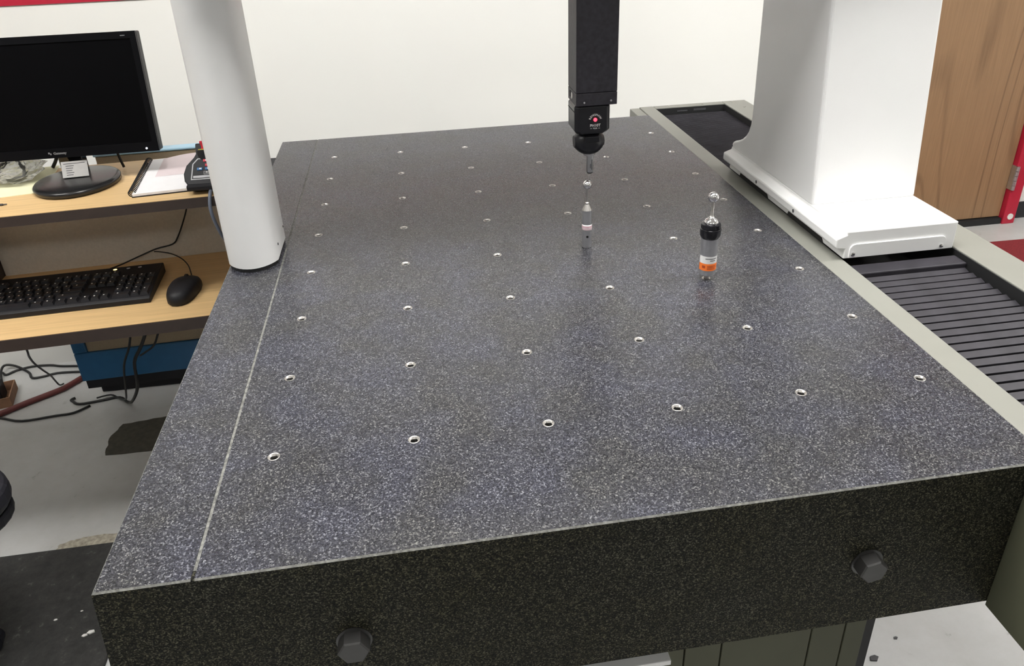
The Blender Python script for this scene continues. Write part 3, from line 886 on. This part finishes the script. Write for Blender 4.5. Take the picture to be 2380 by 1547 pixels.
def cable(name, label, pts, r, mat='black_cable', seg=8):
    c0 = Vector(pts[0])
    b = MB().tube([Vector(p) - c0 for p in pts], r, seg)
    o = b.build(name, mat, None, loc=tuple(c0), smooth=True)
    return tag(o, label, 'cable')
zc = ZD + 0.0025
cable('mouse_cable', 'thin black mouse cable arching from the mouse to the panel', [(-0.3315, 0.916, ZD + 0.010), (-0.341, 0.945, ZD + 0.012), (-0.356, 0.985, ZD + 0.010), (-0.378, 1.020, ZD + 0.012), (-0.405, 1.040, ZD + 0.018), (-0.436, 1.050, ZD + 0.022), (-0.446, 1.052, ZD + 0.022)], 0.0014)
cable('keyboard_cable', 'black keyboard cable rising from the keyboard to the shelf edge', [(-0.548, 0.973, ZD + 0.018), (-0.538, 0.992, ZD + 0.012), (-0.510, 1.020, ZD + 0.012), (-0.475, 1.046, ZD + 0.018), (-0.440, 1.055, ZD + 0.028), (-0.402, 1.058, ZD + 0.035), (-0.384, 1.052, ZD + 0.055), (-0.362, 1.045, ZD + 0.094), (-0.343, 1.040, ZD + 0.135), (-0.332, 1.030, ZD + 0.175), (-0.325, 1.02, ZS - 0.0225)], 0.0018)

# ------------------------------------------------------------------ monitor
mo = thing('computer_monitor', 'black widescreen computer monitor on an oval glossy base', 'monitor', (-0.535, 0.945, ZS + 0.0004))
TILT = math.radians(7.3)
MT = Matrix.Translation((0, 0.010, 0.058)) @ Matrix.Rotation(-TILT, 4, 'X')
MWX0, MWX1, MHT = -0.212, 0.190, 0.245
MB().box(MWX0, MWX1, 0.004, 0.030, 0, MHT).box(MWX0 + 0.06, MWX1 - 0.06, 0.0301, 0.050, 0.03, MHT - 0.05).xf(MT).build('housing', 'bezel_black', mo, bevel=0.003)
bz = MB().box(MWX0, MWX1, 0.0, 0.0039, 0, 0.020).box(MWX0, MWX1, 0, 0.0039, MHT - 0.014, MHT).box(MWX0, MWX0 + 0.012, 0, 0.0039, 0.020, MHT - 0.014).box(MWX1 - 0.012, MWX1, 0, 0.0039, 0.020, MHT - 0.014)
bzo = bz.xf(MT).build('bezel', 'bezel_black', mo)
MB().box(MWX0 + 0.012, MWX1 - 0.012, 0.0018, 0.0039, 0.020, MHT - 0.014).xf(MT).build('screen', 'black_screen', mo)
lettering('Gateway', 0.0072, MT @ Matrix.Translation((-0.009, -0.0002, 0.0095)) @ FRONT, 'logo_print', bzo)
MB().box(-0.032, -0.0290, -0.0004, 0.0005, 0.0090, 0.0125).box(-0.0285, -0.0260, -0.0004, 0.0005, 0.0070, 0.0105).xf(MT).build('emblem', 'logo_print', bzo)
MB().box(0.160, 0.169, -0.0003, 0.0005, MHT - 0.0088, MHT - 0.0072).xf(MT).build('model_mark', 'logo_print', bzo)
MB().lathe([(0.0019, -0.001), (0.0019, 0.0006), (0.0010, 0.0011)], 12, (0.165, 0, 0.007), axis='y').xf(MT).build('power_lamp', 'led_white', mo, smooth=True)
MB().prism([(-0.026, 0.0), (0.022, 0.0), (0.022, 0.030), (-0.026, 0.030)], 0.012, 0.12).off((0.0, 0.030, 0)).build('neck', 'black_gloss', mo, bevel=0.004)
bs_ = MB().lathe([(0.078, 0.0), (0.083, 0.004), (0.084, 0.010), (0.081, 0.0135), (0.074, 0.0150), (0.02, 0.0152), (0.001, 0.0152)], 48, (0.015, -0.003, 0), sx=1.0, sy=1.10)
bs_.build('base', 'base_gloss', mo, smooth=True)
MB().box(-0.0255, 0.0255, -0.0004, 0.0004, 0, 0.034).xf(Matrix.Translation((0.013, 0.000, 0.0170)) @ Matrix.Rotation(0.10, 4, 'Z') @ Matrix.Rotation(-0.45, 4, 'X')).build('label_sheet', 'grey_paper', mo)
ls = MB()
for k in range(6):
    ls.box(-0.021 + (0.004 if k else 0), -0.021 + (0.042, 0.020, 0.018, 0.016, 0.019, 0.017)[k], -0.0006, -0.00045, 0.0045 + (5 - k) * 0.0048, 0.0058 + (5 - k) * 0.0048)
ls.xf(Matrix.Translation((0.013, 0.000, 0.0170)) @ Matrix.Rotation(0.10, 4, 'Z') @ Matrix.Rotation(-0.45, 4, 'X')).build('label_print', 'dark_print', mo)
cable('monitor_cable', 'short black cable hanging behind the right of the monitor', [(-0.463, 1.03, 0.99), (-0.460, 1.030, 0.945), (-0.458, 1.033, 0.915), (-0.455, 1.036, ZS + 0.004)], 0.0030)

# ------------------------------------------------------------------ spiral notebook
nbk = thing('spiral_notebook', 'open spiral bound notebook with white pages on the shelf', 'notebook', (-0.384, 0.829, ZS + 0.0004), math.radians(6.3))
MB().box(0.004, 0.190, 0.0, 0.236, 0.0, 0.0018).build('cover', 'black_plastic', nbk)
MB().box(0.005, 0.189, 0.001, 0.235, 0.0019, 0.0075).build('page_block', 'paper', nbk, bevel=0.0006)
ring = MB()
prof = []
for k in range(17):
    a = 2 * PI * k / 16
    prof.append((0.004 + 0.0068 * math.cos(a), 0.0, 0.0070 + 0.0068 * math.sin(a)))
ring.tube(prof, 0.0011, 6, smooth=1)
ring_me = ring.mesh('coil_ring', 'black_plastic', True)
for k in range(27):
    inst('coil_ring', ring_me, nbk, (0, 0.008 + k * 0.00845, 0))
sheet = MB()
gn = 8
vs = [(0.035 + 0.14 * i / gn, 0.10 + 0.13 * j / gn, 0.0078 + 0.007 * math.sin(PI * i / gn) * (j / gn)) for j in range(gn + 1) for i in range(gn + 1)]
fs = [(j * (gn + 1) + i, j * (gn + 1) + i + 1, (j + 1) * (gn + 1) + i + 1, (j + 1) * (gn + 1) + i) for j in range(gn) for i in range(gn)]
M['pink_page'] = plain('pink_page', (0.70, 0.60, 0.62), 0.8, var=0.05, vs=14)
sheet.add(vs, fs).build('loose_page', 'pink_page', nbk, smooth=True)

# ------------------------------------------------------------------ jog control box
jg = thing('jog_controller', 'black pendant jog controller with red emergency stop on the shelf corner', 'controller', (-0.229, 0.8195, ZS + 0.0084))
TJ = Matrix.Translation((0, 0.004, 0.010)) @ Matrix.Rotation(math.radians(45), 4, 'X')
outl = [(-0.034, -0.004), (0.034, -0.004), (0.043, 0.010), (0.045, 0.026), (0.040, 0.044), (0.025, 0.062), (0.021, 0.070), (0.023, 0.094), (-0.023, 0.094), (-0.021, 0.070), (-0.025, 0.062), (-0.040, 0.044), (-0.045, 0.026), (-0.043, 0.010)]
jb = MB().prism(outl, -0.022, 0.004).xf(TJ).build('case', 'black_plastic', jg, bevel=0.003, seg=2)
MB().box(-0.039, 0.039, -0.006, 0.05, 0.0, 0.0135).build('base_shell', 'black_plastic', jg, bevel=0.004)
pan = [(-0.030, 0.010), (0.030, 0.010), (0.027, 0.046), (0.017, 0.058), (-0.017, 0.058), (-0.027, 0.046)]
pin = [(x * 0.92, 0.034 + (y - 0.034) * 0.90) for x, y in pan]
MB().prism(pan, 0.0041, 0.0048).xf(TJ).build('panel_border', 'grey_print', jg)
jp = MB().prism(pin, 0.0049, 0.0054).xf(TJ).build('panel', 'black_plastic', jg)
MB().box(-0.025, 0.025, 0.0135, 0.0185, 0.0055, 0.0058).xf(TJ).build('panel_strip', 'grey_print', jp)
for (x, y, mt_) in ((0.0, 0.0515, 'estop_red'), (0.004, 0.041, 'estop_red'), (0.004, 0.033, 'blue_button'), (-0.012, 0.033, 'blue_button'), (0.018, 0.041, 'estop_red')):
    bt = MB().box(x - 0.0055, x + 0.0055, y - 0.0030, y + 0.0030, 0.0055, 0.0072).xf(TJ).build('button', mt_, jp, bevel=0.0008)
    MB().box(x - 0.001, x + 0.0035, y - 0.0012, y + 0.0016, 0.0073, 0.0076).xf(TJ).build('button_mark', 'white_print', bt)
fk = MB().box(-0.0045, 0.0095, 0.0205, 0.0275, 0.0055, 0.0060).xf(TJ).build('function_key', 'grey_print', jp)
MB().box(-0.0035, 0.0085, 0.0213, 0.0267, 0.0061, 0.0064).xf(TJ).build('function_key_face', 'dark_print', fk)
lettering('F1', 0.0055, TJ @ Matrix.Translation((0.0025, 0.024, 0.0066)), 'white_print', fk)
TE = Matrix.Translation((0, 0.060, 0.065)) @ Matrix.Rotation(math.radians(-14), 4, 'X')
MB().lathe([(0.0195, -0.020), (0.0205, 0.001), (0.018, 0.002)], 28).xf(TE).build('stop_socket', 'black_plastic', jg, auto=True)
MB().lathe([(0.0165, 0.002), (0.0165, 0.0032), (0.012, 0.0034)], 28).xf(TE).build('stop_ring', 'yellow', jg, auto=True)
MB().lathe([(0.0105, 0.0034), (0.0100, 0.0090), (0.0120, 0.0135), (0.0128, 0.0175), (0.0115, 0.0195), (0.004, 0.0200)], 28).xf(TE).build('emergency_stop', 'estop_red', jg, auto=True)
cable('jog_cable', 'grey cable hanging from the jog controller past the shelf edge', [(-0.222, 0.826, ZS + 0.008), (-0.2225, 0.806, ZS + 0.004), (-0.224, 0.792, ZS - 0.02), (-0.221, 0.790, ZS - 0.05), (-0.214, 0.795, ZS - 0.085), (-0.206, 0.81, ZS - 0.12), (-0.20, 0.84, ZD + 0.035), (-0.20, 0.90, ZD + 0.004)], 0.0036, 'grey_cable')

# ------------------------------------------------------------------ bag, paper and pen on the shelf
pap = MB().add([(0, 0, 0), (0.165, 0.03, 0), (0.135, 0.215, 0.0), (-0.05, 0.185, 0), (0, 0, 0.001), (0.165, 0.03, 0.001), (0.135, 0.215, 0.001), (-0.05, 0.185, 0.001)],
               [(0, 3, 2, 1), (4, 5, 6, 7), (0, 1, 5, 4), (1, 2, 6, 5), (2, 3, 7, 6), (3, 0, 4, 7)]).build('paper_sheet', 'yellow_paper', None, loc=(-0.748, 0.880, ZS + 0.0003))
tag(pap, 'pale yellow paper sheet lying under the plastic bag on the shelf', 'paper')
bg = thing('plastic_bag', 'crumpled clear plastic bag of small parts on the shelf left end', 'bag', (-0.665, 1.005, ZS + 0.0015))
vs, fs = [], []
sg, rg = 28, 16
rnd = random.Random(4)
ph = [(rnd.uniform(2, 7), rnd.uniform(0, 6.3), rnd.uniform(1, 6), rnd.uniform(0, 6.3)) for _ in range(7)]
for i in range(rg + 1):
    t = PI * i / rg
    for q in range(sg):
        a = 2 * PI * q / sg
        d = sum(math.sin(round(p_[0]) * a + p_[1] + p_[2] * t) * math.cos(p_[2] * t + p_[3]) for p_ in ph) * 0.055 + rnd.uniform(-0.05, 0.05)
        r_ = 1.0 + d
        x, y, z = 0.055 * math.sin(t) * math.cos(a) * r_, 0.055 * math.sin(t) * math.sin(a) * r_, 0.026 - 0.027 * math.cos(t) * r_
        vs.append((x, y, max(0.0, z)))
for i in range(rg):
    for q in range(sg):
        fs.append((i * sg + q, i * sg + (q + 1) % sg, (i + 1) * sg + (q + 1) % sg, (i + 1) * sg + q))
MB().add(vs, fs).build('bag_film', 'bag', bg)
MB().tube([(-0.03, -0.01, 0.02), (-0.01, 0.012, 0.04), (0.015, 0.0, 0.03), (0.02, -0.02, 0.012), (-0.01, -0.022, 0.010)], 0.004, 8).build('bagged_lead', 'black_plastic', bg, smooth=True)
plg = thing('black_plug', 'black plug with white tip lying beside the plastic bag', 'plug', (-0.735, 1.04, ZS + 0.0015), 0.3)
MB().box(-0.03, 0.008, -0.012, 0.012, 0.0, 0.05).build('plug_body', 'black_plastic', plg, bevel=0.003)
MB().box(0.0085, 0.018, -0.009, 0.009, 0.012, 0.032).build('plug_tip', 'white_print', plg, bevel=0.002)
cable('bag_lead', 'black lead looping over the back of the plastic bag', [(-0.62, 1.075, ZS + 0.004), (-0.603, 1.07, ZS + 0.03), (-0.603, 1.06, ZS + 0.06), (-0.607, 1.05, ZS + 0.09)], 0.004)
pen = MB().tube([(0, 0, 0), (0.075, 0.004, 0)], 0.0022, 8, smooth=1).tube([(0.0751, 0.004, 0), (0.082, 0.0045, 0)], 0.0012, 8, smooth=1).build('pen', 'dark_print', None, loc=(-0.706, 0.842, ZS + 0.0026), smooth=True)
tag(pen, 'dark pen lying near the shelf front edge', 'pen')

# ------------------------------------------------------------------ floor things on the left
mt_o = MB().box(-0.55, 0.553, -0.60, 0.60, 0.0, 0.011).build('floor_mat', 'mat_rubber', None, loc=(-1.10, 0.206, 0.0002), bevel=0.003)
tag(mt_o, 'dark grey rubber floor mat beside the granite table', 'mat')
def flake(name, pts, mat, label, cat, h=0.0012):
    c = (sum(p[0] for p in pts) / len(pts), sum(p[1] for p in pts) / len(pts))
    poly = []
    rr = random.Random(len(pts) * 3)
    for i in range(len(pts)):
        a, b_ = pts[i], pts[(i + 1) % len(pts)]
        for k in range(5):
            t = k / 5
            j = 0.003 if k else 0
            poly.append((a[0] + (b_[0] - a[0]) * t - c[0] + rr.uniform(-j, j), a[1] + (b_[1] - a[1]) * t - c[1] + rr.uniform(-j, j)))
    o = MB().prism(poly, 0, h).build(name, mat, None, loc=(c[0], c[1], 0.0001))
    return tag(o, label, cat)
flake('floor_patch', [(-0.771, 1.173), (-0.55, 1.165), (-0.56, 1.34), (-0.656, 1.33), (-0.765, 1.318), (-0.785, 1.25)], 'worn_dark', 'dark worn patch on the floor under the desk', 'floor patch')
flake('floor_patch', [(-0.774, 0.809), (-0.60, 0.809), (-0.60, 0.846), (-0.716, 0.846), (-0.75, 0.841), (-0.775, 0.828)], 'worn_tan', 'chipped tan strip of floor along the mat edge', 'floor patch')
for i, (x, y, s_) in enumerate(((-0.600, 0.537, 0.008), (-0.611, 0.531, 0.006), (-0.690, 0.585, 0.004), (-0.640, 0.60, 0.003))):
    b = MB().prism([(-s_, -s_ * 0.3), (-s_ * 0.2, -s_ * 0.6), (s_, -s_ * 0.1), (s_ * 0.7, s_ * 0.5), (-s_ * 0.5, s_ * 0.45)], 0, s_ * 0.4)
    o = b.build('debris_chip', 'chip', None, loc=(x, y, 0.0113))
    tag(o, ('largest white debris chip on the dark mat', 'white debris chip touching the largest chip on the mat', 'tiny white debris speck on the mat, farther left', 'tiny white debris speck on the mat, nearest the table')[i], 'debris', 'debris chips on the mat')

for i, (x, y, s_) in enumerate(((1.02, 0.196, 0.010), (1.09, 0.232, 0.005))):
    o = MB().prism([(-s_, -s_ * 0.4), (s_ * 0.2, -s_ * 0.7), (s_, s_ * 0.1), (s_ * 0.4, s_ * 0.6), (-s_ * 0.6, s_ * 0.5)], 0, s_ * 0.3).build('floor_speck', 'dark_print', None, loc=(x, y, 0.0002))
    tag(o, ('larger dark speck on the white floor under the rail cover', 'smaller dark speck on the white floor under the rail cover')[i], 'debris', 'dark specks on the floor')
fz = 0.0042
cable('power_cable', 'black cable running across the floor to the partition foot', [(-1.34, 1.70, fz), (-1.276, 1.70, fz), (-1.248, 1.679, fz), (-1.225, 1.700, fz), (-1.179, 1.717, fz), (-1.119, 1.713, fz), (-1.082, 1.700, fz), (-1.03, 1.690, fz), (-0.985, 1.680, fz)], fz - 0.0002)
cable('power_cable', 'black cable looping up and down on the floor below the desk', [(-1.215, 1.602, fz), (-1.236, 1.622, fz), (-1.262, 1.679, 0.013), (-1.262, 1.712, 0.022), (-1.228, 1.712, 0.016), (-1.176, 1.68, fz), (-1.150, 1.641, fz), (-1.116, 1.642, fz), (-1.075, 1.655, fz), (-1.01, 1.650, fz), (-0.96, 1.64, fz)], fz - 0.0002)
cable('thin_cable', 'thin black cable dropping from the desk underside to the floor', [(-0.765, 0.985, 0.582), (-0.772, 0.992, 0.52), (-0.780, 1.01, 0.46), (-0.806, 1.055, 0.418), (-0.853, 1.15, 0.342), (-0.915, 1.29, 0.236), (-0.966, 1.41, 0.145), (-1.007, 1.5, 0.07), (-1.028, 1.555, 0.018), (-1.031, 1.585, 0.003)], 0.0026)
cable('floor_cable', 'long black cable curving across the open floor by the brown box', [(-1.25, 1.45, fz), (-1.159, 1.421, fz), (-1.084, 1.391, fz), (-0.989, 1.399, fz), (-0.937, 1.404, fz), (-0.898, 1.435, fz)], 0.0036)
cable('hanging_cable', 'thick black cable hanging from the desk and looping on the floor', [(-0.47, 1.03, 0.60), (-0.495, 1.03, 0.50), (-0.53, 1.03, 0.428), (-0.556, 1.03, 0.385), (-0.575, 1.05, 0.30), (-0.65, 1.17, 0.18), (-0.75, 1.36, 0.05), (-0.815, 1.46, 0.006), (-0.871, 1.455, 0.005), (-0.934, 1.449, 0.005), (-0.962, 1.470, 0.005), (-0.969, 1.478, 0.005), (-0.96, 1.487, 0.005)], 0.0042)
cable('hanging_cable', 'thinner black cable hanging left of the thick hanging cable', [(-0.53, 1.03, 0.60), (-0.538, 1.03, 0.50), (-0.557, 1.03, 0.432), (-0.585, 1.035, 0.375), (-0.62, 1.08, 0.27), (-0.70, 1.24, 0.14), (-0.80, 1.42, 0.03), (-0.845, 1.472, 0.012), (-0.885, 1.462, 0.012)], 0.0028)
cable('hanging_cable', 'short black cable curling under the desk right of the thick cable', [(-0.475, 1.04, 0.60), (-0.480, 1.04, 0.48), (-0.49, 1.04, 0.445), (-0.505, 1.04, 0.42), (-0.53, 1.05, 0.40), (-0.55, 1.06, 0.385)], 0.0026)
cable('air_hose', 'dark red hose lying diagonally on the floor under the desk', [(-1.30, 1.34, 0.0095), (-1.163, 1.435, 0.0095), (-1.105, 1.481, 0.0095), (-1.043, 1.523, 0.0095), (-1.01, 1.55, 0.0095), (-0.975, 1.60, 0.0095)], 0.0092, 'red_hose', 10)
cb = thing('cardboard_box', 'small brown open cardboard box on the floor beside the red hose', 'box', (-1.235, 1.52, 0.0002), 0.25)
MB().box(-0.075, 0.075, -0.055, 0.055, 0, 0.003).build('box_bottom', 'cardboard', cb)
for q in ((-0.075, 0.075, -0.055, -0.052, 0.0031, 0.035), (-0.075, 0.075, 0.052, 0.055, 0.0031, 0.035), (-0.075, -0.072, -0.0519, 0.0519, 0.0031, 0.035), (0.072, 0.075, -0.0519, 0.0519, 0.0031, 0.035)):
    MB().box(*q).build('box_side', 'cardboard', cb)
ad = MB().box(-0.05, 0.05, -0.035, 0.035, 0, 0.06).build('power_adapter', 'black_plastic', None, loc=(-1.235, 1.52, 0.0036), bevel=0.006)
ad.rotation_euler = (0, 0, 0.25)
tag(ad, 'black power adapter sitting in the brown cardboard box', 'adapter')

# office chair: only a seat corner shows at the left edge
chr_ = thing('office_chair', 'black office chair whose seat corner shows at the left edge', 'chair', (-0.866, 0.502, 0.0113), math.radians(45))
def rrect(hx_, hy_, r, n=6):
    out = []
    for cx_, cy_, a0 in ((hx_ - r, hy_ - r, 0), (-hx_ + r, hy_ - r, PI / 2), (-hx_ + r, -hy_ + r, PI), (hx_ - r, -hy_ + r, 1.5 * PI)):
        for k in range(n + 1):
            a = a0 + PI / 2 * k / n
            out.append((cx_ + r * math.cos(a), cy_ + r * math.sin(a)))
    return out
MB().prism(rrect(0.195, 0.195, 0.085), 0.395, 0.445).build('seat', 'chair_fabric', chr_, bevel=0.018, seg=4)
MB().prism(rrect(0.19, 0.19, 0.08), 0.370, 0.394).build('seat_shell', 'black_plastic', chr_, bevel=0.006)
MB().box(-0.25, -0.20, -0.18, 0.18, 0.50, 0.98).build('backrest', 'chair_fabric', chr_, bevel=0.02, seg=3)
MB().box(-0.225, -0.205, -0.03, 0.03, 0.36, 0.499).build('back_bracket', 'black_plastic', chr_)
MB().lathe([(0.028, 0.075), (0.028, 0.22), (0.018, 0.2201), (0.018, 0.37)], 20, (-0.065, 0.065, 0)).build('gas_lift', 'black_plastic', chr_, auto=True)
for k in range(5):
    a = 2 * PI * k / 5 - 0.62
    leg = MB().prism([(0.0, -0.022), (0.18, -0.014), (0.18, 0.014), (0.0, 0.022)], 0.058, 0.085)
    lo = leg.xf(Matrix.Translation((-0.065, 0.065, 0)) @ Matrix.Rotation(a, 4, 'Z')).build('leg', 'black_plastic', chr_, bevel=0.004)
    cw = MB().lathe([(0.028, -0.012), (0.028, 0.012)], 18, axis='y').off((0.165, 0, 0.028)).xf(Matrix.Translation((-0.065, 0.065, 0)) @ Matrix.Rotation(a, 4, 'Z'))
    cw.build('caster', 'black_rubber', lo)

# red floor mat beyond the rail cover
rmt = MB().box(-0.60, 0.60, -0.62, 0.62, 0, 0.008).build('door_mat', 'red_mat', None, loc=(2.95, 1.295, 0.0002), bevel=0.002)
rmt.rotation_euler = (0, 0, math.radians(-1.5))
tag(rmt, 'dark red floor mat in front of the door beyond the bellows', 'mat')
